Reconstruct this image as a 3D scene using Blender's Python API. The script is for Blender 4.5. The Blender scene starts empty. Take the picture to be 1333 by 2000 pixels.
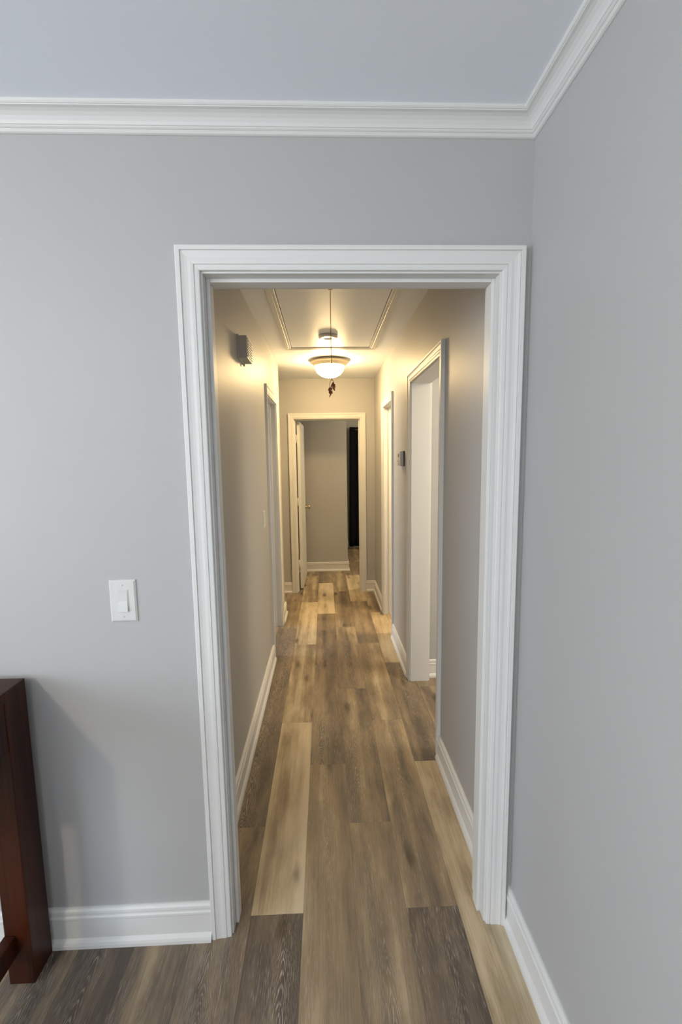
import bpy, bmesh, math, random
from mathutils import Vector, Matrix

random.seed(7)
scene = bpy.context.scene
col = scene.collection

# ------------------------------------------------------------------ camera
cam_data = bpy.data.cameras.new('camera')
cam_data.sensor_fit = 'VERTICAL'
cam_data.sensor_height = 36.0
cam_data.sensor_width = 24.0
cam_data.lens = 872.30 / 2000.0 * 36.0
cam_data.clip_start = 0.02
cam = bpy.data.objects.new('camera', cam_data)
col.objects.link(cam)
PITCH, YAW, ROLL = -0.1176, 0.0346, -0.0145
fwd = Vector((math.sin(YAW) * math.cos(PITCH), math.cos(YAW) * math.cos(PITCH), math.sin(PITCH)))
rgt = Vector((math.cos(YAW), -math.sin(YAW), 0))
upv = rgt.cross(fwd)
r2 = math.cos(ROLL) * rgt + math.sin(ROLL) * upv
u2 = -math.sin(ROLL) * rgt + math.cos(ROLL) * upv
M = Matrix((r2, u2, -fwd)).transposed().to_4x4()
M.translation = Vector((0.3873, -1.3097, 1.5442))
cam.matrix_world = M
scene.camera = cam

# ------------------------------------------------------------------ world, lights, exposure
scene.view_settings.view_transform = 'Standard'
scene.view_settings.look = 'None'
scene.view_settings.gamma = 1.0
scene.view_settings.exposure = 0.46
scene.view_settings.use_curve_mapping = False
scene.cycles.use_denoising = True
scene.cycles.max_bounces = 10
scene.cycles.diffuse_bounces = 6
scene.cycles.sample_clamp_indirect = 6.0
world = bpy.data.worlds.new('world')
scene.world = world
world.use_nodes = True
world.node_tree.nodes['Background'].inputs[0].default_value = (0.55, 0.68, 0.9, 1)
world.node_tree.nodes['Background'].inputs[1].default_value = 0.3


def point_light(name, loc, power, color, radius):
    l = bpy.data.lights.new(name, 'POINT')
    l.energy = power; l.color = color; l.shadow_soft_size = radius
    o = bpy.data.objects.new(name, l); o.location = loc; col.objects.link(o)
    return o


def area_light(name, loc, target, sx, sy, power, color):
    l = bpy.data.lights.new(name, 'AREA')
    l.shape = 'RECTANGLE'; l.size = sx; l.size_y = sy
    l.energy = power; l.color = color
    o = bpy.data.objects.new(name, l); o.location = loc
    o.rotation_euler = (Vector(target) - Vector(loc)).to_track_quat('-Z', 'Y').to_euler()
    col.objects.link(o)
    return o


# front room: a ceiling lamp behind the camera to the left and daylight from the windows behind it
point_light('front_room_lamp', (-1.5, -2.6, 2.30), 46, (1.0, 0.88, 0.70), 0.07)
area_light('back_window_light', (-0.9, -3.74, 1.45), (-0.9, 0, 1.45), 1.8, 1.4, 22, (0.72, 0.85, 1.0))
area_light('side_window_light', (-2.94, -2.1, 1.45), (0, -2.1, 1.45), 1.8, 1.4, 58, (0.72, 0.85, 1.0))
# rooms off the hall
area_light('left_room_window_light', (-2.7, 2.35, 1.3), (0, 2.35, 0.9), 1.1, 1.2, 42, (0.86, 0.93, 1.0))
point_light('right_room_lamp', (2.1, 0.75, 2.25), 22, (1.0, 0.82, 0.58), 0.12)
area_light('right_room_window_light', (2.86, 0.80, 1.45), (0, 1.15, 1.2), 1.2, 1.2, 21, (1.0, 0.93, 0.76))
point_light('bathroom_lamp', (1.75, 2.35, 2.2), 60, (1.0, 0.74, 0.40), 0.10)
point_light('far_room_lamp', (1.9, 4.40, 2.2), 34, (1.0, 0.80, 0.50), 0.12)


# ------------------------------------------------------------------ materials
def new_mat(name):
    m = bpy.data.materials.new(name); m.use_nodes = True
    return m, m.node_tree, m.node_tree.nodes['Principled BSDF']


def N(nt, t, **kw):
    n = nt.nodes.new(t)
    for k, v in kw.items():
        setattr(n, k, v)
    return n


def setin(node, **kw):
    for k, v in kw.items():
        node.inputs[k.replace('_', ' ')].default_value = v


def paint(name, color, rough=0.5, spec=0.4, bump=0.06, scale=220.0, var=0.02):
    m, nt, b = new_mat(name)
    tc = N(nt, 'ShaderNodeTexCoord')
    n1 = N(nt, 'ShaderNodeTexNoise'); setin(n1, Scale=1.7, Detail=3.0)
    n2 = N(nt, 'ShaderNodeTexNoise'); setin(n2, Scale=scale, Detail=2.0)
    nt.links.new(tc.outputs['Object'], n1.inputs['Vector'])
    nt.links.new(tc.outputs['Object'], n2.inputs['Vector'])
    mx = N(nt, 'ShaderNodeMix', data_type='RGBA')
    mx.inputs[6].default_value = tuple(c * (1 - var) for c in color) + (1,)
    mx.inputs[7].default_value = tuple(min(1, c * (1 + var)) for c in color) + (1,)
    nt.links.new(n1.outputs['Fac'], mx.inputs[0])
    nt.links.new(mx.outputs[2], b.inputs['Base Color'])
    bp = N(nt, 'ShaderNodeBump'); setin(bp, Strength=bump, Distance=0.002)
    nt.links.new(n2.outputs['Fac'], bp.inputs['Height'])
    nt.links.new(bp.outputs['Normal'], b.inputs['Normal'])
    b.inputs['Roughness'].default_value = rough
    b.inputs['Specular IOR Level'].default_value = spec
    return m


def simple(name, color, rough=0.5, metal=0.0, spec=0.5):
    m, nt, b = new_mat(name)
    tc = N(nt, 'ShaderNodeTexCoord')
    n1 = N(nt, 'ShaderNodeTexNoise'); setin(n1, Scale=40.0, Detail=2.0)
    nt.links.new(tc.outputs['Object'], n1.inputs['Vector'])
    mx = N(nt, 'ShaderNodeMix', data_type='RGBA')
    mx.inputs[6].default_value = tuple(c * 0.96 for c in color) + (1,)
    mx.inputs[7].default_value = tuple(min(1, c * 1.04) for c in color) + (1,)
    nt.links.new(n1.outputs['Fac'], mx.inputs[0])
    nt.links.new(mx.outputs[2], b.inputs['Base Color'])
    b.inputs['Roughness'].default_value = rough
    b.inputs['Metallic'].default_value = metal
    b.inputs['Specular IOR Level'].default_value = spec
    return m


WALL = paint('wall_paint_grey', (0.430, 0.422, 0.412), 0.48, 0.28)
CEIL = paint('ceiling_paint_white', (0.86, 0.89, 0.94), 0.45, 0.4)
TRIM = paint('trim_paint_white', (0.69, 0.68, 0.655), 0.44, 0.4, bump=0.0, scale=60, var=0.01)
PLASTIC = simple('white_plastic', (0.62, 0.61, 0.585), 0.32)
GREYPLASTIC = simple('grey_plastic', (0.50, 0.49, 0.47), 0.45)
DARKPLASTIC = simple('dark_plastic', (0.03, 0.028, 0.025), 0.4)
LCD = simple('display_grey', (0.10, 0.10, 0.075), 0.2)
NICKEL = simple('brushed_nickel', (0.55, 0.46, 0.32), 0.28, 1.0)
BRASSROPE = simple('brown_cord', (0.46, 0.24, 0.08), 0.6)
BRONZE = simple('dark_bronze', (0.24, 0.10, 0.03), 0.5, 0.2)
RIMMAT = paint('fixture_rim_cream', (0.50, 0.43, 0.33), 0.4, 0.4, bump=0.0)
GAPDARK = simple('gap_shade_black', (0.02, 0.018, 0.015), 0.9)  # near-black colour stands in for the shade inside the hatch gap


def glass_emit(name, color, strength):
    m, nt, b = new_mat(name)
    b.inputs['Base Color'].default_value = (0.9, 0.88, 0.84, 1)
    b.inputs['Emission Color'].default_value = color + (1,)
    b.inputs['Emission Strength'].default_value = strength
    b.inputs['Roughness'].default_value = 0.3
    return m


LAMPGLASS = glass_emit('frosted_lamp_glass', (1.0, 0.71, 0.34), 90.0)


def curtain_mat():
    m, nt, b = new_mat('blackout_curtain_navy')
    tc = N(nt, 'ShaderNodeTexCoord')
    w = N(nt, 'ShaderNodeTexNoise'); setin(w, Scale=300.0, Detail=1.0)
    nt.links.new(tc.outputs['Object'], w.inputs['Vector'])
    mx = N(nt, 'ShaderNodeMix', data_type='RGBA')
    mx.inputs[6].default_value = (0.004, 0.004, 0.008, 1)
    mx.inputs[7].default_value = (0.008, 0.008, 0.013, 1)
    nt.links.new(w.outputs['Fac'], mx.inputs[0])
    nt.links.new(mx.outputs[2], b.inputs['Base Color'])
    b.inputs['Roughness'].default_value = 0.9
    b.inputs['Specular IOR Level'].default_value = 0.15
    return m


CURTAIN = curtain_mat()


def math_node(nt, op, a, b=None, clamp=False):
    n = N(nt, 'ShaderNodeMath', operation=op); n.use_clamp = clamp
    for i, v in enumerate((a, b)):
        if v is None:
            continue
        if isinstance(v, (int, float)):
            n.inputs[i].default_value = v
        else:
            nt.links.new(v, n.inputs[i])
    return n.outputs[0]


def maprange(nt, v, a, b, c, d, interp='LINEAR'):
    n = N(nt, 'ShaderNodeMapRange', interpolation_type=interp)
    nt.links.new(v, n.inputs[0])
    for i, x in enumerate((a, b, c, d)):
        n.inputs[i + 1].default_value = x
    return n.outputs[0]


def mixcol(nt, fac, a, b, blend='MIX'):
    n = N(nt, 'ShaderNodeMix', data_type='RGBA', blend_type=blend)
    for i, v in ((0, fac), (6, a), (7, b)):
        if isinstance(v, (int, float)):
            n.inputs[i].default_value = v
        elif isinstance(v, tuple):
            n.inputs[i].default_value = v + (1,) if len(v) == 3 else v
        else:
            nt.links.new(v, n.inputs[i])
    return n.outputs[2]


PW, PL = 0.1783, 1.122                   # plank width and length


def plank_mat():
    m, nt, b = new_mat('limed_oak_plank')
    tc = N(nt, 'ShaderNodeTexCoord')
    oi = N(nt, 'ShaderNodeObjectInfo')
    tone = N(nt, 'ShaderNodeAttribute', attribute_type='OBJECT', attribute_name='tone').outputs['Fac']
    seed = N(nt, 'ShaderNodeAttribute', attribute_type='OBJECT', attribute_name='grain_seed').outputs['Fac']
    off = N(nt, 'ShaderNodeCombineXYZ')
    nt.links.new(math_node(nt, 'MULTIPLY', seed, 3.17), off.inputs[0])
    nt.links.new(math_node(nt, 'MULTIPLY', seed, 7.91), off.inputs[1])
    nt.links.new(math_node(nt, 'MULTIPLY', seed, 5.33), off.inputs[2])
    add = N(nt, 'ShaderNodeVectorMath', operation='ADD')
    nt.links.new(tc.outputs['Object'], add.inputs[0]); nt.links.new(off.outputs[0], add.inputs[1])
    P = add.outputs[0]

    def stretched(sx, sy, detail=2.0, rough=0.5, dist=0.0):
        mp = N(nt, 'ShaderNodeMapping'); mp.inputs['Scale'].default_value = (sx, sy, 1.0)
        nt.links.new(P, mp.inputs['Vector'])
        n = N(nt, 'ShaderNodeTexNoise'); setin(n, Scale=1.0, Detail=detail, Roughness=rough, Distortion=dist)
        nt.links.new(mp.outputs[0], n.inputs['Vector'])
        return n.outputs['Fac']

    broad = stretched(13.0, 0.55, 2.0)               # lengthwise light and dark bands in a board
    blot = stretched(16.0, 4.0, 3.0, 0.6)            # cloudy patches
    fine = stretched(230.0, 5.0, 3.0, 0.65)          # fine streaks
    pore = stretched(430.0, 22.0, 2.0, 0.6)          # open pores
    wobble = stretched(13.0, 4.5, 2.0, 0.45)
    drift = stretched(0.3, 1.6, 1.0)
    sep = N(nt, 'ShaderNodeSeparateXYZ'); nt.links.new(tc.outputs['Object'], sep.inputs[0])
    frac = math_node(nt, 'FRACT', math_node(nt, 'MULTIPLY', seed, 3.71))
    # centre line of the cathedral figure, then arches as contours of |dx|^1.5 and y
    xc = math_node(nt, 'ADD', math_node(nt, 'ADD', PW * 0.5, math_node(nt, 'MULTIPLY', math_node(nt, 'SUBTRACT', frac, 0.5), 0.09)),
                   math_node(nt, 'MULTIPLY', math_node(nt, 'SUBTRACT', drift, 0.5), 0.07))
    dx = math_node(nt, 'SUBTRACT', sep.outputs[0], xc)
    ad = math_node(nt, 'SQRT', math_node(nt, 'ADD', math_node(nt, 'MULTIPLY', dx, dx), 0.00003))
    arch = math_node(nt, 'MULTIPLY', math_node(nt, 'POWER', ad, 1.4), 820.0)
    rise = math_node(nt, 'MULTIPLY', sep.outputs[1], 26.0)
    field = math_node(nt, 'ADD', math_node(nt, 'ADD', arch, rise), math_node(nt, 'MULTIPLY', wobble, 9.0))
    field = math_node(nt, 'ADD', field, math_node(nt, 'MULTIPLY', fine, 0.35))
    ring = math_node(nt, 'SINE', math_node(nt, 'MULTIPLY', field, 6.2832))
    ringline = maprange(nt, ring, 0.15, 1.0, 0.0, 1.0)
    poremask = maprange(nt, pore, 0.40, 0.60, 0.0, 1.0)
    mask = maprange(nt, stretched(8.0, 1.3, 1.0), 0.36, 0.56, 0.18, 1.0)
    centre = maprange(nt, ad, 0.015, 0.070, 1.0, 0.40)
    lime = math_node(nt, 'MULTIPLY', math_node(nt, 'MULTIPLY', math_node(nt, 'MULTIPLY', ringline, poremask), mask), centre)
    dashes = math_node(nt, 'MULTIPLY', maprange(nt, pore, 0.57, 0.70, 0.0, 1.0),
                       maprange(nt, stretched(24.0, 2.5, 1.0), 0.40, 0.66, 0.05, 0.75))
    lime = math_node(nt, 'MAXIMUM', lime, dashes)
    lime = math_node(nt, 'MULTIPLY', lime, maprange(nt, tone, 0.05, 0.85, 1.0, 0.45))
    # knots
    mp = N(nt, 'ShaderNodeMapping'); mp.inputs['Scale'].default_value = (7.0, 2.4, 0.0)
    nt.links.new(P, mp.inputs['Vector'])
    vo = N(nt, 'ShaderNodeTexVoronoi'); setin(vo, Scale=1.0, Randomness=1.0)
    nt.links.new(mp.outputs[0], vo.inputs['Vector'])
    wob = math_node(nt, 'ADD', vo.outputs['Distance'], math_node(nt, 'MULTIPLY', math_node(nt, 'SUBTRACT', blot, 0.5), 0.30))
    knot = maprange(nt, wob, 0.03, 0.21, 0.72, 0.0, 'SMOOTHSTEP')
    # colour
    t2 = math_node(nt, 'ADD', tone, math_node(nt, 'MULTIPLY', math_node(nt, 'SUBTRACT', broad, 0.5), 1.15))
    t2 = math_node(nt, 'ADD', t2, math_node(nt, 'MULTIPLY', math_node(nt, 'SUBTRACT', blot, 0.5), 0.80))
    t2 = math_node(nt, 'ADD', t2, math_node(nt, 'MULTIPLY', math_node(nt, 'SUBTRACT', fine, 0.5), 0.42))
    ramp = N(nt, 'ShaderNodeValToRGB')
    cr = ramp.color_ramp
    cr.elements[0].position = 0.0; cr.elements[0].color = (0.092, 0.073, 0.059, 1)
    cr.elements[1].position = 1.0; cr.elements[1].color = (0.62, 0.515, 0.355, 1)
    for pos, c in ((0.25, (0.172, 0.131, 0.092)), (0.5, (0.285, 0.213, 0.132)), (0.75, (0.47, 0.375, 0.24))):
        e = cr.elements.new(pos); e.color = c + (1,)
    nt.links.new(t2, ramp.inputs[0])
    c = mixcol(nt, math_node(nt, 'MULTIPLY', lime, 0.80), ramp.outputs['Color'], (0.56, 0.49, 0.40))
    c = mixcol(nt, knot, c, (0.055, 0.038, 0.026))
    nt.links.new(c, b.inputs['Base Color'])
    b.inputs['Specular IOR Level'].default_value = 0.35
    nt.links.new(maprange(nt, fine, 0.3, 0.7, 0.42, 0.58), b.inputs['Roughness'])
    bp = N(nt, 'ShaderNodeBump'); setin(bp, Strength=0.12, Distance=0.001)
    nt.links.new(math_node(nt, 'ADD', fine, math_node(nt, 'MULTIPLY', lime, -0.5)), bp.inputs['Height'])
    nt.links.new(bp.outputs['Normal'], b.inputs['Normal'])
    return m


PLANK = plank_mat()


def cherry_mat():
    m, nt, b = new_mat('dark_cherry_wood')
    tc = N(nt, 'ShaderNodeTexCoord')
    mp = N(nt, 'ShaderNodeMapping'); mp.inputs['Scale'].default_value = (60, 60, 3.0)
    nt.links.new(tc.outputs['Object'], mp.inputs['Vector'])
    n = N(nt, 'ShaderNodeTexNoise'); setin(n, Scale=1.0, Detail=4.0, Distortion=0.6)
    nt.links.new(mp.outputs[0], n.inputs['Vector'])
    mp2 = N(nt, 'ShaderNodeMapping'); mp2.inputs['Scale'].default_value = (9, 9, 1.6)
    nt.links.new(tc.outputs['Object'], mp2.inputs['Vector'])
    n2 = N(nt, 'ShaderNodeTexNoise'); setin(n2, Scale=1.0, Detail=2.0)
    nt.links.new(mp2.outputs[0], n2.inputs['Vector'])
    f = math_node(nt, 'ADD', math_node(nt, 'MULTIPLY', n.outputs['Fac'], 0.5), math_node(nt, 'MULTIPLY', n2.outputs['Fac'], 0.5))
    c = mixcol(nt, maprange(nt, f, 0.35, 0.65, 0.0, 1.0), (0.012, 0.0035, 0.0015), (0.060, 0.013, 0.004))
    nt.links.new(c, b.inputs['Base Color'])
    b.inputs['Roughness'].default_value = 0.38
    b.inputs['Specular IOR Level'].default_value = 0.25
    return m


CHERRY = cherry_mat()


# ------------------------------------------------------------------ mesh helpers
class MB:
    def __init__(self):
        self.v = []; self.f = []; self.smooth = []

    def add(self, verts, faces, smooth=False):
        o = len(self.v)
        self.v += [tuple(x) for x in verts]
        for f in faces:
            self.f.append([i + o for i in f]); self.smooth.append(smooth)
        return self

    def box(self, x0, x1, y0, y1, z0, z1):
        vs = [(x, y, z) for z in (z0, z1) for y in (y0, y1) for x in (x0, x1)]
        return self.add(vs, [(0, 2, 3, 1), (4, 5, 7, 6), (0, 1, 5, 4), (2, 6, 7, 3), (0, 4, 6, 2), (1, 3, 7, 5)])

    def bbox(self, x0, x1, y0, y1, z0, z1, b=0.003):
        """box with chamfered edges"""
        bm = bmesh.new()
        bmesh.ops.create_cube(bm, size=1.0)
        for v in bm.verts:
            v.co = Vector((x0 if v.co.x < 0 else x1, y0 if v.co.y < 0 else y1, z0 if v.co.z < 0 else z1))
        bmesh.ops.bevel(bm, geom=bm.edges[:], offset=b, segments=2, affect='EDGES', profile=0.6)
        bm.verts.index_update()
        self.add([v.co.copy() for v in bm.verts], [[v.index for v in f.verts] for f in bm.faces])
        bm.free()
        return self

    def sweep(self, start, end, U, V, prof, ms=0.0, me=0.0):
        """profile (u, v) swept from start to end; ms / me mitre the ends by u"""
        s, e, U, V = Vector(start), Vector(end), Vector(U), Vector(V)
        d = (e - s).normalized(); n = len(prof)
        vs = [s + d * (ms * u) + U * u + V * v for u, v in prof] + [e + d * (me * u) + U * u + V * v for u, v in prof]
        fs = [(i, (i + 1) % n, (i + 1) % n + n, i + n) for i in range(n)]
        return self.add(vs, fs + [tuple(range(n))[::-1], tuple(range(n, 2 * n))])

    def lathe(self, prof, c=(0, 0, 0), seg=40, axis='Z', smooth=True):
        vs, fs = [], []
        for r, h in prof:
            for k in range(seg):
                a = 2 * math.pi * k / seg
                q = (r * math.cos(a), r * math.sin(a), h)
                if axis == 'X':
                    q = (q[2], q[0], q[1])
                elif axis == 'Y':
                    q = (q[0], q[2], q[1])
                vs.append((q[0] + c[0], q[1] + c[1], q[2] + c[2]))
        for i in range(len(prof) - 1):
            for k in range(seg):
                fs.append((i * seg + k, i * seg + (k + 1) % seg, (i + 1) * seg + (k + 1) % seg, (i + 1) * seg + k))
        return self.add(vs, fs, smooth)

    def tube(self, pts, r, seg=8):
        pts = [Vector(q) for q in pts]
        vs, fs = [], []
        for i, q in enumerate(pts):
            t = (pts[min(i + 1, len(pts) - 1)] - pts[max(i - 1, 0)]).normalized()
            a = t.orthogonal() if abs(t.z) > 0.9 else t.cross(Vector((0, 0, 1)))
            if abs(t.z) > 0.9:
                a = t.cross(Vector((0, 1, 0)))
            a.normalize(); bb = t.cross(a)
            rr = r[i] if isinstance(r, (list, tuple)) else r
            for k in range(seg):
                g = 2 * math.pi * k / seg
                vs.append(q + a * (rr * math.cos(g)) + bb * (rr * math.sin(g)))
        n = len(pts)
        for i in range(n - 1):
            for k in range(seg):
                fs.append((i * seg + k, i * seg + (k + 1) % seg, (i + 1) * seg + (k + 1) % seg, (i + 1) * seg + k))
        self.add(vs, fs, True)
        o = len(self.v) - len(vs)
        self.f.append([o + k for k in range(seg)][::-1]); self.smooth.append(False)
        self.f.append([o + (n - 1) * seg + k for k in range(seg)]); self.smooth.append(False)
        return self

    def build(self, name, mat, parent=None, loc=None, recalc=True):
        me = bpy.data.meshes.new(name)
        me.from_pydata(self.v, [], self.f)
        for p, s in zip(me.polygons, self.smooth):
            p.use_smooth = s
        if recalc:
            bm = bmesh.new(); bm.from_mesh(me)
            bmesh.ops.recalc_face_normals(bm, faces=bm.faces[:])
            bm.to_mesh(me); bm.free()
        me.materials.append(mat)
        o = bpy.data.objects.new(name, me); col.objects.link(o)
        if parent is not None:
            o.parent = parent
            o.location = Vector(loc or (0, 0, 0))
            if parent.type == 'EMPTY' and loc is None:
                o.location = -parent.location      # geometry written in world coordinates
        elif loc is not None:
            o.location = loc
        return o


def tag(o, label, cat, kind=None, group=None):
    o['label'] = label; o['category'] = cat
    if kind:
        o['kind'] = kind
    if group:
        o['group'] = group
    return o


def empty(name, loc, label, cat, kind=None, group=None):
    o = bpy.data.objects.new(name, None); o.location = loc
    o.empty_display_size = 0.05
    col.objects.link(o)
    return tag(o, label, cat, kind, group)


# ------------------------------------------------------------------ dimensions
HL, HR, YF = -0.040, 0.956, 3.789        # hall walls and end wall
XW = 0.978                               # right wall of the front room
HC, FC = 2.434, 2.454                    # ceilings: hall, front room
WT = 0.115                               # wall thickness
FX0, FY0 = -3.0, -3.8                    # front room extent
J = 0.018                                # jamb board

# openings (between jamb faces) and head heights
F_X0, F_X1, F_H = 0.060, 0.890, 2.057
L_Y0, L_Y1, L_H = 2.097, 2.742, 2.030
R_Y0, R_Y1, R_H = 0.888, 1.625, 2.023
B_Y0, B_Y1, B_H = 2.458, 2.990, 2.020
D_X0, D_X1, D_H = 0.051, 0.786, 1.992


def wall_y(name, y0, y1, x0, x1, top, holes, label):
    """wall in the x direction with door holes [(a, b, h)]"""
    m = MB(); x = x0
    for a, b_, h in holes:
        m.box(x, a, y0, y1, 0, top); m.box(a, b_, y0, y1, h, top); x = b_
    m.box(x, x1, y0, y1, 0, top)
    return tag(m.build(name, WALL), label, 'wall', 'structure')


def wall_x(name, x0, x1, y0, y1, top, holes, label):
    m = MB(); y = y0
    for a, b_, h in holes:
        m.box(x0, x1, y, a, 0, top); m.box(x0, x1, a, b_, h, top); y = b_
    m.box(x0, x1, y, y1, 0, top)
    return tag(m.build(name, WALL), label, 'wall', 'structure')


wall_y('wall_front', 0, WT, FX0, 1.08, FC, [(F_X0 - J, F_X1 + J, F_H + J)], 'grey painted wall around the white cased opening to the hall')
wall_x('wall_right', XW, 1.08, FY0, 0, FC, [], 'grey painted wall running along the right edge of the picture')
wall_x('wall_left', FX0 - WT, FX0, FY0, WT, FC, [], 'grey painted side wall of the front room outside the picture')
wall_y('wall_back', FY0 - WT, FY0, FX0 - WT, 1.08, FC, [], 'grey painted wall of the front room behind the camera')
wall_x('wall_hall_left', HL - WT, HL, WT, 3.08, HC, [(L_Y0 - J, L_Y1 + J, L_H + J)], 'grey hall wall carrying the door chime and small switch plate')
wall_x('wall_hall_right', HR, 1.08, WT, YF, HC, [(R_Y0 - J, R_Y1 + J, R_H + J), (B_Y0 - J, B_Y1 + J, B_H + J)], 'grey hall wall with the thermostat between two cased openings')
wall_y('wall_hall_end', YF, YF + WT, -1.3, 2.9, HC, [(D_X0 - J, D_X1 + J, D_H + J)], 'beige-lit wall at the end of the hall around the far doorway')
wall_y('wall_alcove', 2.965, 3.08, -2.9, HL - WT, HC, [], 'return wall behind the left hall doorway')
wall_x('wall_alcove_side', -1.415, -1.3, 3.08, 6.5, HC, [], 'side wall of the nook at the end of the hall')
wall_y('wall_right_room', 1.69, 1.80, 1.08, 2.9, HC, [], 'pale wall seen through the nearer right opening')
wall_x('wall_right_outer', 2.9, 3.0, 0, 6.5, HC, [], 'outer wall of the rooms on the right')
wall_x('wall_left_outer', -3.0, -2.9, WT, 3.08, HC, [], 'outer wall of the room on the left')
wall_y('wall_right_front', 0.0, WT, 1.08, 2.9, HC, [], 'front wall of the nearer right-hand room')
# closet block that faces the far doorway and the wall the curtain hangs on
tag(MB().box(-1.3, 0.686, 4.79, 6.40, 0, HC).build('wall_closet', WALL), 'plain beige-grey closet wall seen through the far doorway', 'wall', 'structure')
wall_y('wall_far', 6.40, 6.5, -1.3, 2.9, HC, [], 'far bedroom wall showing above the dark curtain')

# ceilings
tag(MB().box(FX0 - WT, 1.08, FY0 - WT, WT, FC, FC + 0.1).build('ceiling', CEIL), 'white ceiling of the front room at the top of the picture', 'ceiling', 'structure')
HX0, HX1, HY0, HY1 = 0.138, 0.762, 1.02, 2.388         # attic hatch hole
hc = MB()
hc.box(-3.0, HX0, WT, 6.5, HC, HC + 0.03); hc.box(HX1, 3.0, WT, 6.5, HC, HC + 0.03)
hc.box(HX0, HX1, WT, HY0, HC, HC + 0.03); hc.box(HX0, HX1, HY1, 6.5, HC, HC + 0.03)
hc.box(XW, 3.0, 0, WT, HC, HC + 0.03)
hall_ceiling = tag(hc.build('ceiling_hall', CEIL), 'warm-lit white hall ceiling around the attic hatch', 'ceiling', 'structure')
MB().box(HX0 - 0.1, HX1 + 0.1, HY0 - 0.1, HY1 + 0.1, HC + 0.06, HC + 0.08).box(HX0 - 0.1, HX0 - 0.08, HY0 - 0.1, HY1 + 0.1, HC + 0.03, HC + 0.06).box(HX1 + 0.08, HX1 + 0.1, HY0 - 0.1, HY1 + 0.1, HC + 0.03, HC + 0.06).box(HX0 - 0.08, HX1 + 0.08, HY0 - 0.1, HY0 - 0.08, HC + 0.03, HC + 0.06).box(HX0 - 0.08, HX1 + 0.08, HY1 + 0.08, HY1 + 0.1, HC + 0.03, HC + 0.06).build('hatch_shade_box', GAPDARK, hall_ceiling)  # unseen box added above the hatch to block light and darken its gap

# ------------------------------------------------------------------ floor of planks
floor = tag(MB().box(FX0 - WT, 3.0, FY0 - WT, 6.5, -0.05, -0.006).build('floor', simple('floor_underlay', (0.22, 0.17, 0.12), 0.8)),
            'limed brown oak plank floor running from the front room down the hall', 'floor', 'structure')


def plank_mesh():
    me = bpy.data.meshes.new('plank')
    bm = bmesh.new()
    g, c, t = 0.0001, 0.0003, 0.006
    lo = [(g, g), (PW - g, g), (PW - g, PL - g), (g, PL - g)]
    hi = [(g + c, g + c), (PW - g - c, g + c), (PW - g - c, PL - g - c), (g + c, PL - g - c)]
    a = [bm.verts.new((x, y, -t)) for x, y in lo]
    b_ = [bm.verts.new((x, y, -0.0003)) for x, y in lo]
    d = [bm.verts.new((x, y, 0)) for x, y in hi]
    bm.faces.new(d); bm.faces.new(a[::-1])
    for i in range(4):
        k = (i + 1) % 4
        bm.faces.new((a[i], a[k], b_[k], b_[i])); bm.faces.new((b_[i], b_[k], d[k], d[i]))
    bmesh.ops.recalc_face_normals(bm, faces=bm.faces[:])
    bm.to_mesh(me); bm.free()
    me.materials.append(PLANK)
    return me


PLANKMESH = plank_mesh()
X_REF = 0.1065                           # left edge of row 0
PHASE = {0: 0.055, 1: 0.803, 2: 0.428}   # stagger by thirds
TONE = {  # (row, y of the near end rounded) -> tone
    (0, -1.07): 0.10, (0, 0.06): 0.80, (0, 1.18): 0.50, (0, 2.30): 0.78, (0, 3.42): 0.45, (0, 4.54): 0.35,
    (1, -0.32): 0.44, (1, 0.80): 0.30, (1, 1.93): 0.26, (1, 3.05): 0.86, (1, 4.17): 0.28,
    (2, -0.69): 0.40, (2, 0.43): 0.30, (2, 1.55): 0.40, (2, 2.67): 0.32, (2, 3.79): 0.52,
    (3, -1.07): 0.05, (3, 0.06): 0.44, (3, 1.18): 0.42, (3, 2.30): 0.32, (3, 3.42): 0.88, (3, 4.54): 0.30,
    (4, -0.32): 0.68, (4, 0.80): 0.26, (4, 1.93): 0.66, (4, 3.05): 0.36,
    (-1, -0.69): 0.22, (-1, 0.43): 0.22, (-1, 1.55): 0.26, (-1, 2.67): 0.36,
    (-2, -0.32): 0.34, (-3, -1.07): 0.12, (-4, -0.69): 0.16,
}
rnd = random.Random(11)
for row in range(-9, 12):
    ph = PHASE[row % 3]
    for k in range(-3, 7):
        y = ph + k * PL
        if y > 6.3 or y + PL < -2.2:
            continue
        if row > 5 and y + PL < 0.1:
            continue
        t = None
        for (r_, yy), v in TONE.items():
            if r_ == row and abs(yy - y) < 0.05:
                t = v
        o = bpy.data.objects.new('plank', PLANKMESH)
        o['tone'] = float(t if t is not None else rnd.choice((0.12, 0.2, 0.28, 0.34, 0.4, 0.48, 0.65)))
        o['grain_seed'] = rnd.uniform(0.5, 20.0)
        col.objects.link(o); o.parent = floor
        o.location = (X_REF + row * PW, y, 0)

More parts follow.
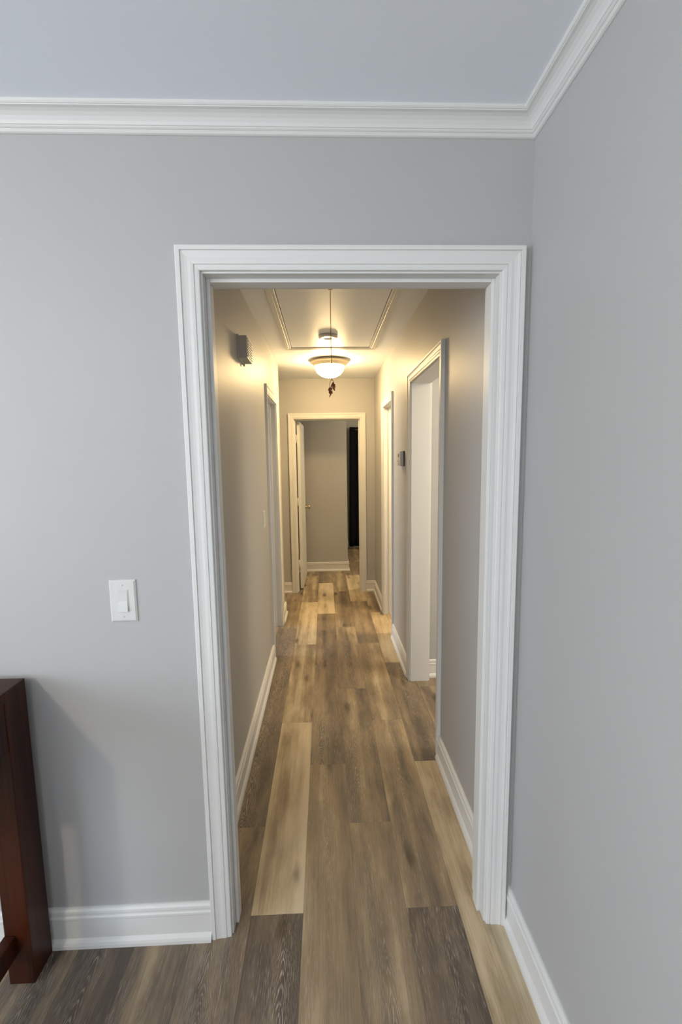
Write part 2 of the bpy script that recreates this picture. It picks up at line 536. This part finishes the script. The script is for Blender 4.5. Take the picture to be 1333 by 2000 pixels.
# ------------------------------------------------------------------ trim profiles
CW = 0.063
CASING = [(0, 0), (0, 0.008), (0.002, 0.010), (0.0125, 0.0115), (0.0135, 0.0095), (0.0145, 0.0095), (0.0155, 0.0125), (0.023, 0.0135),
          (0.031, 0.0130), (0.039, 0.0140), (0.047, 0.0162), (0.0482, 0.0140), (0.0494, 0.0140), (0.0502, 0.0182), (0.0605, 0.0185), (CW, 0.0165), (CW, 0)]
BASE = [(0, 0), (0, 0.014), (0.090, 0.014), (0.094, 0.0165), (0.101, 0.0165), (0.104, 0.0125), (0.109, 0.0125), (0.113, 0.0135), (0.120, 0.0125), (0.125, 0.008), (0.127, 0.004), (0.127, 0)]
SHOE = [(0, 0.0), (0, 0.026), (0.010, 0.0255), (0.018, 0.0225), (0.024, 0.018), (0.027, 0.0145), (0.027, 0.0)]
CROWN = [(0, 0), (0.052, 0), (0.052, 0.006), (0.0495, 0.009), (0.0475, 0.0095), (0.0470, 0.0115), (0.040, 0.0130), (0.033, 0.0165), (0.026, 0.0225), (0.0205, 0.030), (0.0175, 0.0365),
         (0.0150, 0.0375), (0.0150, 0.0400), (0.0120, 0.0425), (0.0100, 0.0430), (0.0100, 0.0445), (0.007, 0.049), (0.003, 0.051), (0, 0.051)]


def door_frame(name, O, S, Nv, width, head, T, label, stop=None, back=True):
    """cased opening: O floor point at the s=0 jamb on the wall face, S along the wall, Nv out of the wall towards the viewer side"""
    O, S, Nv = Vector(O), Vector(S), Vector(Nv); Zv = Vector((0, 0, 1))
    root = empty(name, O + S * (width / 2), label, 'door frame', 'structure')

    def slab(nm, s0, s1, n0, n1, z0, z1, b=0.0008):
        m = MB()
        a = O + S * s0 + Nv * n0 + Zv * z0; c = O + S * s1 + Nv * n1 + Zv * z1
        lo = [min(a[i], c[i]) for i in range(3)]; hi = [max(a[i], c[i]) for i in range(3)]
        m.bbox(lo[0], hi[0], lo[1], hi[1], lo[2], hi[2], b)
        return m.build(nm, TRIM, root)

    slab('jamb', -J, 0, -T, 0, 0, head + J); slab('jamb', width, width + J, -T, 0, 0, head + J)
    slab('head_jamb', 0, width, -T, 0, head, head + J)
    if stop:
        a, b_ = stop
        slab('door_stop', 0, 0.011, -b_, -a, 0, head, 0.002); slab('door_stop', width - 0.011, width, -b_, -a, 0, head, 0.002)
        slab('door_stop', 0.011, width - 0.011, -b_, -a, head - 0.011, head, 0.002)
    rv = 0.005
    for side, n0, nn in ((0, 0.0, Nv), (1, -T, -Nv)):
        if side and not back:
            continue
        B = O + Nv * n0
        MB().sweep(B - S * rv, B - S * rv + Zv * (head + rv), -S, nn, CASING, 0, 1).build('casing_leg', TRIM, root)
        MB().sweep(B + S * (width + rv), B + S * (width + rv) + Zv * (head + rv), S, nn, CASING, 0, 1).build('casing_leg', TRIM, root)
        MB().sweep(B - S * rv + Zv * (head + rv), B + S * (width + rv) + Zv * (head + rv), Zv, nn, CASING, -1, 1).build('casing_head', TRIM, root)
    return root


door_frame('door_1', (F_X0, 0, 0), (1, 0, 0), (0, -1, 0), F_X1 - F_X0, F_H, WT, 'large white cased opening in the foreground leading to the hall', (0.033, 0.076))
door_frame('door_2', (HL, L_Y0, 0), (0, 1, 0), (1, 0, 0), L_Y1 - L_Y0, L_H, WT, 'white cased doorway in the left hall wall', (0.045, 0.078))
door_frame('door_3', (HR, R_Y0, 0), (0, 1, 0), (-1, 0, 0), R_Y1 - R_Y0, R_H, 0.124, 'white cased opening nearest on the right side of the hall')
door_frame('door_4', (HR, B_Y0, 0), (0, 1, 0), (-1, 0, 0), B_Y1 - B_Y0, B_H, 0.124, 'white cased doorway farther along the right hall wall', (0.045, 0.078))
door_frame('door_5', (D_X0, YF, 0), (1, 0, 0), (0, -1, 0), D_X1 - D_X0, D_H, WT, 'white cased doorway in the end wall of the hall', (0.035, 0.070))


def baseboard(name, start, end, out, label, ms=0, me=0):
    """base and shoe moulding along a wall foot; out points into the room"""
    s, e = Vector(start), Vector(end); d = (e - s).normalized(); o_ = Vector(out); Zv = Vector((0, 0, 1))

    def run(prof):
        # mitre by the out coordinate
        m = MB(); n = len(prof)
        vs = [s + d * (ms * v) + Zv * u + o_ * v for u, v in prof] + [e + d * (me * v) + Zv * u + o_ * v for u, v in prof]
        fs = [(i, (i + 1) % n, (i + 1) % n + n, i + n) for i in range(n)] + [tuple(range(n))[::-1], tuple(range(n, 2 * n))]
        return m.add(vs, fs)
    b_ = tag(run(BASE).build(name, TRIM), label, 'baseboard', 'structure')
    run(SHOE).build('shoe_moulding', TRIM, b_)
    return b_


cf = CW + 0.005
baseboard('baseboard_front', (FX0, 0, 0), (F_X0 - cf, 0, 0), (0, -1, 0), 'white baseboard under the light switch behind the wooden table')
baseboard('baseboard_right', (XW, -0.0, 0), (XW, FY0, 0), (-1, 0, 0), 'white baseboard along the right wall in the foreground')
baseboard('baseboard_hall_left', (HL, WT, 0), (HL, L_Y0 - cf, 0), (1, 0, 0), 'long white baseboard along the left hall wall')
baseboard('baseboard_hall_left_end', (HL, L_Y1 + cf, 0), (HL, 3.08, 0), (1, 0, 0), 'short white baseboard end beyond the left hall doorway', 0, 1)
baseboard('baseboard_hall_right', (HR, WT, 0), (HR, R_Y0 - cf, 0), (-1, 0, 0), 'white baseboard on the right just inside the foreground opening')
baseboard('baseboard_hall_right_middle', (HR, R_Y1 + cf, 0), (HR, B_Y0 - cf, 0), (-1, 0, 0), 'white baseboard below the thermostat')
baseboard('baseboard_hall_right_end', (HR, B_Y1 + cf, 0), (HR, YF, 0), (-1, 0, 0), 'short white baseboard in the far right corner of the hall', 0, -1)
baseboard('baseboard_end_left', (-1.3, YF, 0), (D_X0 - cf, YF, 0), (0, -1, 0), 'white baseboard left of the far doorway')
baseboard('baseboard_end_right', (D_X1 + cf, YF, 0), (HR, YF, 0), (0, -1, 0), 'tiny white baseboard right of the far doorway', 0, -1)
baseboard('baseboard_alcove', (-1.3, 3.08, 0), (HL, 3.08, 0), (0, 1, 0), 'white baseboard around the corner of the left hall wall', 0, 1)
baseboard('baseboard_closet', (-1.3, 4.79, 0), (0.686, 4.79, 0), (0, -1, 0), 'white baseboard of the closet wall seen through the far doorway', 0, 1)
baseboard('baseboard_closet_side', (0.686, 4.79, 0), (0.686, 6.40, 0), (1, 0, 0), 'white baseboard around the corner of the closet wall', -1, 0)
baseboard('baseboard_far', (0.686, 6.40, 0), (2.9, 6.40, 0), (0, -1, 0), 'white baseboard behind the dark curtain')
baseboard('baseboard_right_room', (1.098, 1.69, 0), (2.9, 1.69, 0), (0, -1, 0), 'white baseboard seen through the nearer right opening')


def crown(name, start, end, out, label, ms, me):
    s, e = Vector(start), Vector(end); d = (e - s).normalized(); o_ = Vector(out); n = len(CROWN)
    vs = [s + d * (ms * u) + o_ * u - Vector((0, 0, w)) for u, w in CROWN] + [e + d * (me * u) + o_ * u - Vector((0, 0, w)) for u, w in CROWN]
    fs = [(i, (i + 1) % n, (i + 1) % n + n, i + n) for i in range(n)] + [tuple(range(n))[::-1], tuple(range(n, 2 * n))]
    tag(MB().add(vs, fs).build(name, TRIM), label, 'crown moulding', 'structure')


crown('trim_1', (FX0, 0, FC), (XW, 0, FC), (0, -1, 0), 'white crown moulding across the wall above the opening', 1, -1)
crown('trim_2', (XW, 0, FC), (XW, FY0, FC), (-1, 0, 0), 'white crown moulding along the top of the right wall', 1, -1)
crown('trim_3', (FX0, 0, FC), (FX0, FY0, FC), (1, 0, 0), 'white crown moulding of the side wall outside the picture', 1, -1)
crown('trim_4', (FX0, FY0, FC), (XW, FY0, FC), (0, 1, 0), 'white crown moulding of the wall behind the camera', 1, -1)

# ------------------------------------------------------------------ far door leaf
DX, DY = 0.0705, 3.925
leaf = empty('door_6', (DX, DY, 0.012), 'open white door swung back inside the far doorway', 'door', 'structure')
leaf.rotation_euler.z = math.radians(-1.2)
MB().bbox(0, 0.035, 0, 0.70, 0, 1.968, 0.0015).build('door_slab', TRIM, leaf, (0, 0, 0))
for hz in (1.772, 1.043, 0.302):
    h = MB()
    h.box(-0.0150, 0.034, -0.0025, -0.0002, hz - 0.043, hz + 0.043)
    h.lathe([(0.0001, -0.046), (0.006, -0.045), (0.006, 0.045), (0.0001, 0.046)], (-0.006, -0.004, hz), 12)
    h.build('hinge', TRIM, leaf, (0, 0, 0))
kn = MB()
kn.lathe([(0.0001, 0.0355), (0.030, 0.0355), (0.031, 0.038), (0.027, 0.043), (0.012, 0.046), (0.0105, 0.060), (0.013, 0.066), (0.023, 0.072), (0.027, 0.082), (0.026, 0.092), (0.019, 0.099), (0.0001, 0.101)], (0, 0.636, 0.915), 28, 'X')
kn.build('door_knob', NICKEL, leaf, (0, 0, 0))
kn2 = MB()
kn2.lathe([(0.0001, -0.0005), (0.030, -0.0005), (0.031, -0.003), (0.027, -0.008), (0.012, -0.011), (0.0105, -0.025), (0.013, -0.031), (0.023, -0.037), (0.027, -0.047), (0.026, -0.057), (0.019, -0.064), (0.0001, -0.066)], (0, 0.636, 0.915), 28, 'X')
kn2.build('door_knob', NICKEL, leaf, (0, 0, 0))

# ------------------------------------------------------------------ attic hatch
hatch = empty('attic_hatch', ((HX0 + HX1) / 2, (HY0 + HY1) / 2, HC), 'white attic hatch panel with moulded frame in the hall ceiling', 'attic hatch')
g = 0.0040
MB().bbox(HX0 + g, HX1 - g, HY0 + g, HY1 - g, HC - 0.001, HC + 0.018, 0.0015).build('panel', CEIL, hatch)
HT = [(0, 0), (0, 0.004), (0.004, 0.006), (0.016, 0.0075), (0.018, 0.0060), (0.020, 0.0085), (0.034, 0.0100), (0.046, 0.0105), (0.048, 0.009), (0.048, 0)]
Dn = (0, 0, -1)
MB().sweep((HX0, HY0, HC), (HX0, HY1, HC), (-1, 0, 0), Dn, HT, -1, 1).build('frame_moulding', TRIM, hatch)
MB().sweep((HX1, HY0, HC), (HX1, HY1, HC), (1, 0, 0), Dn, HT, -1, 1).build('frame_moulding', TRIM, hatch)
MB().sweep((HX0, HY0, HC), (HX1, HY0, HC), (0, -1, 0), Dn, HT, -1, 1).build('frame_moulding', TRIM, hatch)
MB().sweep((HX0, HY1, HC), (HX1, HY1, HC), (0, 1, 0), Dn, HT, -1, 1).build('frame_moulding', TRIM, hatch)

# smoke detector on the hatch
sm = empty('smoke_detector', (0.428, 2.045, HC - 0.0014), 'round white smoke detector fixed to the attic hatch', 'smoke detector')
MB().lathe([(0.0001, 0), (0.070, 0), (0.070, -0.004), (0.0665, -0.0045), (0.0665, -0.006)], (0, 0, 0), 40).build('mounting_plate', PLASTIC, sm, (0, 0, 0))
MB().lathe([(0.0665, -0.006), (0.069, -0.0065), (0.070, -0.011), (0.066, -0.015), (0.052, -0.018), (0.030, -0.019), (0.028, -0.017), (0.0001, -0.017)], (0, 0, 0), 40).build('cover', PLASTIC, sm, (0, 0, 0))
MB().lathe([(0.0001, -0.036), (0.010, -0.036), (0.010, -0.034)], (0.018, -0.012, 0.0164), 16).build('test_button', GREYPLASTIC, sm, (0, 0, 0))

# ------------------------------------------------------------------ hall ceiling light
lamp = empty('ceiling_light', (0.447, 2.855, HC), 'lit flush dome light with cream rim on the hall ceiling', 'ceiling light')
MB().lathe([(0.0001, 0), (0.120, 0), (0.172, -0.014), (0.176, -0.019), (0.173, -0.024), (0.160, -0.029), (0.152, -0.036), (0.143, -0.052), (0.136, -0.058), (0.130, -0.056), (0.130, -0.050), (0.0001, -0.050)], (0, 0, 0), 56).build('rim', RIMMAT, lamp, (0, 0, 0))
dome = [(0.131 * math.cos(a), -0.058 - 0.098 * math.sin(a)) for a in [i * math.pi / 2 / 14 for i in range(14)]] + [(0.0001, -0.156)]
MB().lathe(dome, (0, 0, 0), 56).build('glass_dome', LAMPGLASS, lamp, (0, 0, 0))
MB().lathe([(0.0001, -0.150), (0.008, -0.155), (0.012, -0.159), (0.011, -0.163), (0.006, -0.167), (0.0001, -0.168)], (0, 0, 0), 20).build('finial', NICKEL, lamp, (0, 0, 0))

# ------------------------------------------------------------------ pull cord
CX, CY, CZ = 0.4325, 1.158, HC - 0.001
cord = empty('pull_cord', (CX, CY, CZ), 'twisted brown pull cord with leaf charms hanging from the attic hatch', 'pull cord')
MB().lathe([(0.0001, 0), (0.012, 0), (0.012, -0.003), (0.005, -0.006), (0.0001, -0.007)], (0, 0, 0), 16).build('cord_plate', NICKEL, cord, (0, 0, 0))
L0 = 0.462
for ph in (0, math.pi):
    pts = [(0.0011 * math.cos(ph + t * 2 * math.pi * 36), 0.0011 * math.sin(ph + t * 2 * math.pi * 36), -0.004 - t * L0) for t in [i / 288 for i in range(289)]]
    MB().tube(pts, 0.0012, 6).build('strand', BRASSROPE, cord, (0, 0, 0))
lp = MB()
lp.tube([(0, 0, -L0), (-0.006, 0.001, -L0 - 0.008), (-0.010, 0.002, -L0 - 0.020), (-0.010, 0.002, -L0 - 0.034), (-0.008, 0.001, -L0 - 0.044)], 0.0018, 6)
lp.tube([(0, 0, -L0), (0.007, -0.001, -L0 - 0.006), (0.012, -0.002, -L0 - 0.014), (0.011, -0.002, -L0 - 0.024)], 0.0018, 6)
lp.build('cord_loop', BRASSROPE, cord, (0, 0, 0))


def leaf_shape(m, base, tip, width, nrm):
    base, tip, nrm = Vector(base), Vector(tip), Vector(nrm).normalized()
    d = tip - base; side = d.cross(nrm).normalized()
    prof = (0.10, 0.55, 0.95, 1.0, 0.75, 0.40, 0.06)
    n = len(prof); vs = []
    for i, w in enumerate(prof):
        c = base + d * (i / (n - 1)) + nrm * (0.003 * math.sin(i / (n - 1) * math.pi * 1.6))
        zig = 1.0 + (0.18 if i % 2 else -0.08)
        ww = side * (width * 0.5 * w * zig)
        vs += [c - ww, c + nrm * 0.0024, c + ww, c - nrm * 0.0024]
    fs = []
    for i in range(n - 1):
        for k in range(4):
            fs.append((i * 4 + k, i * 4 + (k + 1) % 4, (i + 1) * 4 + (k + 1) % 4, (i + 1) * 4 + k))
    m.add(vs, fs + [(0, 1, 2, 3), tuple((n - 1) * 4 + k for k in (3, 2, 1, 0))])


c1 = MB(); zb = -L0 - 0.042
leaf_shape(c1, (-0.006, 0, zb + 0.002), (-0.019, 0.002, zb - 0.018), 0.012, (0.2, -1, 0))
leaf_shape(c1, (-0.008, 0, zb), (0.002, -0.004, zb - 0.016), 0.013, (-0.3, -1, 0.2))
leaf_shape(c1, (-0.011, 0, zb - 0.010), (-0.005, 0.004, zb - 0.042), 0.017, (0, -1, 0.1))
leaf_shape(c1, (-0.006, 0, zb - 0.018), (0.004, -0.002, zb - 0.034), 0.012, (-0.4, -1, 0))
leaf_shape(c1, (-0.006, 0, zb - 0.034), (-0.015, 0.0, zb - 0.054), 0.005, (0, -1, 0))
c1.build('leaf_charm', BRONZE, cord, (0, 0, 0))
c2 = MB(); zb = -L0 - 0.014
leaf_shape(c2, (0.008, 0, zb), (0.004, 0.002, zb - 0.022), 0.012, (0.2, -1, 0))
leaf_shape(c2, (0.009, 0, zb - 0.006), (0.019, -0.002, zb - 0.028), 0.013, (-0.3, -1, 0))
leaf_shape(c2, (0.006, 0, zb - 0.016), (0.016, 0.003, zb - 0.046), 0.015, (0, -1, 0.2))
leaf_shape(c2, (0.006, 0, zb - 0.012), (-0.004, 0.003, zb - 0.026), 0.010, (0, -1, 0.2))
c2.build('leaf_charm', BRONZE, cord, (0, 0, 0))

# ------------------------------------------------------------------ wall fittings
# light switch beside the opening
sw = empty('light_switch', (-0.217, 0, 1.137), 'white rocker light switch on the grey wall beside the big opening', 'light switch')


def plate_mesh(w, h, t, b_):
    m = MB(); n = []
    for yy, i in ((0, 0), (-t * 0.45, 0), (-t, b_)):
        n.append([(-w / 2 + i, yy, -h / 2 + i), (w / 2 - i, yy, -h / 2 + i), (w / 2 - i, yy, h / 2 - i), (-w / 2 + i, yy, h / 2 - i)])
    vs = n[0] + n[1] + n[2]
    fs = [(0, 1, 2, 3), (8, 9, 10, 11)]
    for a in (0, 4):
        for k in range(4):
            fs.append((a + k, a + (k + 1) % 4, a + (k + 1) % 4 + 4, a + k + 4))
    return m.add(vs, fs)


plate_mesh(0.0775, 0.1275, 0.0065, 0.005).build('cover_plate', PLASTIC, sw, (0, 0, 0))
MB().bbox(-0.0172, 0.0172, -0.0074, -0.0060, -0.0345, 0.0345, 0.0005).build('rocker_frame', PLASTIC, sw, (0, 0, 0))
rk = MB()
rk.add([(-0.0145, -0.0076, -0.0315), (0.0145, -0.0076, -0.0315), (0.0145, -0.0076, 0.0315), (-0.0145, -0.0076, 0.0315),
        (-0.0145, -0.0130, -0.0310), (0.0145, -0.0130, -0.0310), (0.0145, -0.0090, 0.0), (-0.0145, -0.0090, 0.0), (0.0145, -0.0088, 0.0312), (-0.0145, -0.0088, 0.0312)],
       [(0, 1, 5, 4), (4, 5, 6, 7), (7, 6, 8, 9), (9, 8, 2, 3), (0, 4, 7, 9, 3), (1, 2, 8, 6, 5), (0, 3, 2, 1)])
rk.build('rocker', PLASTIC, sw, (0, 0, 0))
for zz in (-0.0485, 0.0485):
    s_ = MB().lathe([(0.0001, -0.0078), (0.0022, -0.0076), (0.0030, -0.0064)], (0, 0, zz), 14, 'Y')
    s_.box(-0.0003, 0.0003, -0.0081, -0.0076, zz - 0.0022, zz + 0.0022)
    s_.build('screw', PLASTIC, sw, (0, 0, 0))

# slim switch plate on the hall wall
hs = empty('switch_plate', (HL, 1.755, 1.142), 'thin white switch plate on the left hall wall before the doorway', 'light switch')
hs.rotation_euler.z = math.pi / 2
plate_mesh(0.072, 0.116, 0.006, 0.005).build('cover_plate', PLASTIC, hs, (0, 0, 0))
MB().bbox(-0.0165, 0.0165, -0.0085, -0.0055, -0.033, 0.033, 0.001).build('rocker', PLASTIC, hs, (0, 0, 0))

# door chime high on the left hall wall
ch = empty('door_chime', (HL, 1.015, 2.052), 'small grey door chime box high on the left hall wall', 'door chime')
MB().bbox(0, 0.010, 0, 0.165, 0, 0.118, 0.002).build('back_plate', GREYPLASTIC, ch, (0, 0, 0))
MB().bbox(0.010, 0.050, 0.004, 0.161, 0.004, 0.114, 0.004).build('cover', GREYPLASTIC, ch, (0, 0, 0))
for k in range(7):
    MB().bbox(0.050, 0.054, 0.014, 0.151, 0.014 + k * 0.0138, 0.021 + k * 0.0138, 0.001).build('grille_bar', GREYPLASTIC, ch, (0, 0, 0))
MB().bbox(0.006, 0.016, 0.125, 0.137, -0.012, 0.001, 0.001).build('bottom_tab', GREYPLASTIC, ch, (0, 0, 0))

# thermostat on the right hall wall
th = empty('thermostat', (HR, 1.862, 1.490), 'small white thermostat with dark display on the right hall wall', 'thermostat')
MB().bbox(-0.009, 0, 0.0, 0.135, -0.002, 0.106, 0.003).build('back_plate', DARKPLASTIC, th, (0, 0, 0))
MB().bbox(-0.034, -0.009, 0.002, 0.133, 0.0, 0.104, 0.005).build('housing', GREYPLASTIC, th, (0, 0, 0))
MB().bbox(-0.0348, -0.0335, 0.045, 0.090, 0.064, 0.086, 0.0004).build('display', LCD, th, (0, 0, 0))
for yy in (0.030, 0.067, 0.104):
    MB().bbox(-0.0362, -0.0335, yy - 0.010, yy + 0.010, 0.030, 0.038, 0.001).build('button', GREYPLASTIC, th, (0, 0, 0))
MB().bbox(-0.0362, -0.0335, 0.056, 0.068, 0.008, 0.020, 0.001).build('mode_slider', LCD, th, (0, 0, 0))

# ------------------------------------------------------------------ curtain in the far room
CUX0, CUX1, CUY, CUZ0, CUZ1 = 0.805, 1.95, 6.26, 0.05, 2.075
cu = empty('curtain', (CUX0, CUY, CUZ0), 'near-black grommet curtain hanging in the room beyond the far doorway', 'curtain')
m = MB(); nx, nz = 132, 10; vs = []; fs = []
for iz in range(nz + 1):
    w = iz / nz
    for ix in range(nx + 1):
        s_ = ix / nx
        amp = 0.034 - 0.006 * math.sin(w * 2.2 + s_ * 5)
        x = (CUX1 - CUX0) * s_ + (1 - w) * (-0.022 + 0.02 * s_) + 0.008 * math.sin(s_ * 60 + w)
        y = amp * math.sin(s_ * 2 * math.pi * 7.5 + math.pi + 0.25 * math.sin(w * 3))
        vs.append((x, y, (CUZ1 - CUZ0) * w))
for iz in range(nz):
    for ix in range(nx):
        a = iz * (nx + 1) + ix
        fs.append((a, a + 1, a + nx + 2, a + nx + 1))
cl = m.add(vs, fs, True).build('cloth', CURTAIN, cu, (0, 0, 0))
sol = cl.modifiers.new('thickness', 'SOLIDIFY'); sol.thickness = 0.004; sol.offset = 0
for k in range(15):
    s_ = (k + 0.0) / 15 + 0.0008
    gx = (CUX1 - CUX0) * ((k + 0.5) / 15) * 1.0
    ring = MB(); pr = []
    for a in range(9):
        t = 2 * math.pi * a / 8
        pr.append((0.022 + 0.004 * math.cos(t), 0.004 * math.sin(t)))
    ring.lathe(pr, (gx, 0.0, CUZ1 - CUZ0 - 0.045), 20, 'X')
    ring.build('grommet', NICKEL, cu, (0, 0, 0))
rod = empty('curtain_rod', (CUX0 - 0.05, CUY, 2.03), 'slim pale metal rod carrying the dark curtain', 'curtain rod')
MB().tube([(0.07, 0, 0), (1.32, 0, 0)], 0.0095, 14).build('rod', NICKEL, rod, (0, 0, 0))
for xx in (1.328,):
    MB().lathe([(0.0001, -0.016), (0.012, -0.012), (0.016, 0), (0.012, 0.012), (0.0001, 0.016)], (xx, 0, 0), 18, 'X').build('finial', NICKEL, rod, (0, 0, 0))
for xx in (0.085, 1.305):
    MB().bbox(xx - 0.006, xx + 0.006, 0.006, 0.139, -0.007, 0.007, 0.002).build('bracket', NICKEL, rod, (0, 0, 0))

# ------------------------------------------------------------------ tall wooden table at the left edge
TX1, TX0, TY1, TY0, TH = -0.508, -1.58, -0.027, -0.478, 0.918
LW, LD = 0.074, 0.088
tb = empty('console_table', ((TX0 + TX1) / 2, (TY0 + TY1) / 2, 0), 'tall dark cherry wood table with square legs at the left edge', 'table')
for x0 in (TX1 - LW, TX0):
    for y0 in (TY1 - LD, TY0):
        MB().bbox(x0, x0 + LW, y0, y0 + LD, 0, TH, 0.003).build('leg', CHERRY, tb)
tt = MB().bbox(TX0 + LW, TX1 - LW, TY0, TY1, TH - 0.030, TH, 0.002)
for a_, b_ in ((TX1 - LW, TX1), (TX0, TX0 + LW)):
    tt.bbox(a_, b_, TY0 + LD, TY1 - LD, TH - 0.030, TH, 0.002)
tt.build('table_top', CHERRY, tb)
for x0 in (TX1 - LW + 0.002, TX0 + 0.030):
    xa = x0 + 0.038 if x0 > -1 else x0
    MB().bbox(xa, xa + 0.032, TY0 + LD, TY1 - LD, 0.745, TH - 0.031, 0.002).build('side_apron', CHERRY, tb)
    MB().bbox(x0 - 0.002, x0 + 0.030, TY0 + LD, TY1 - LD, 0.098, 0.165, 0.003).build('stretcher', CHERRY, tb)
for y0 in (TY0 + 0.02, TY1 - 0.052):
    MB().bbox(TX0 + LW, TX1 - LW, y0, y0 + 0.03, 0.745, TH - 0.031, 0.002).build('long_apron', CHERRY, tb)

bpy.context.view_layer.update()
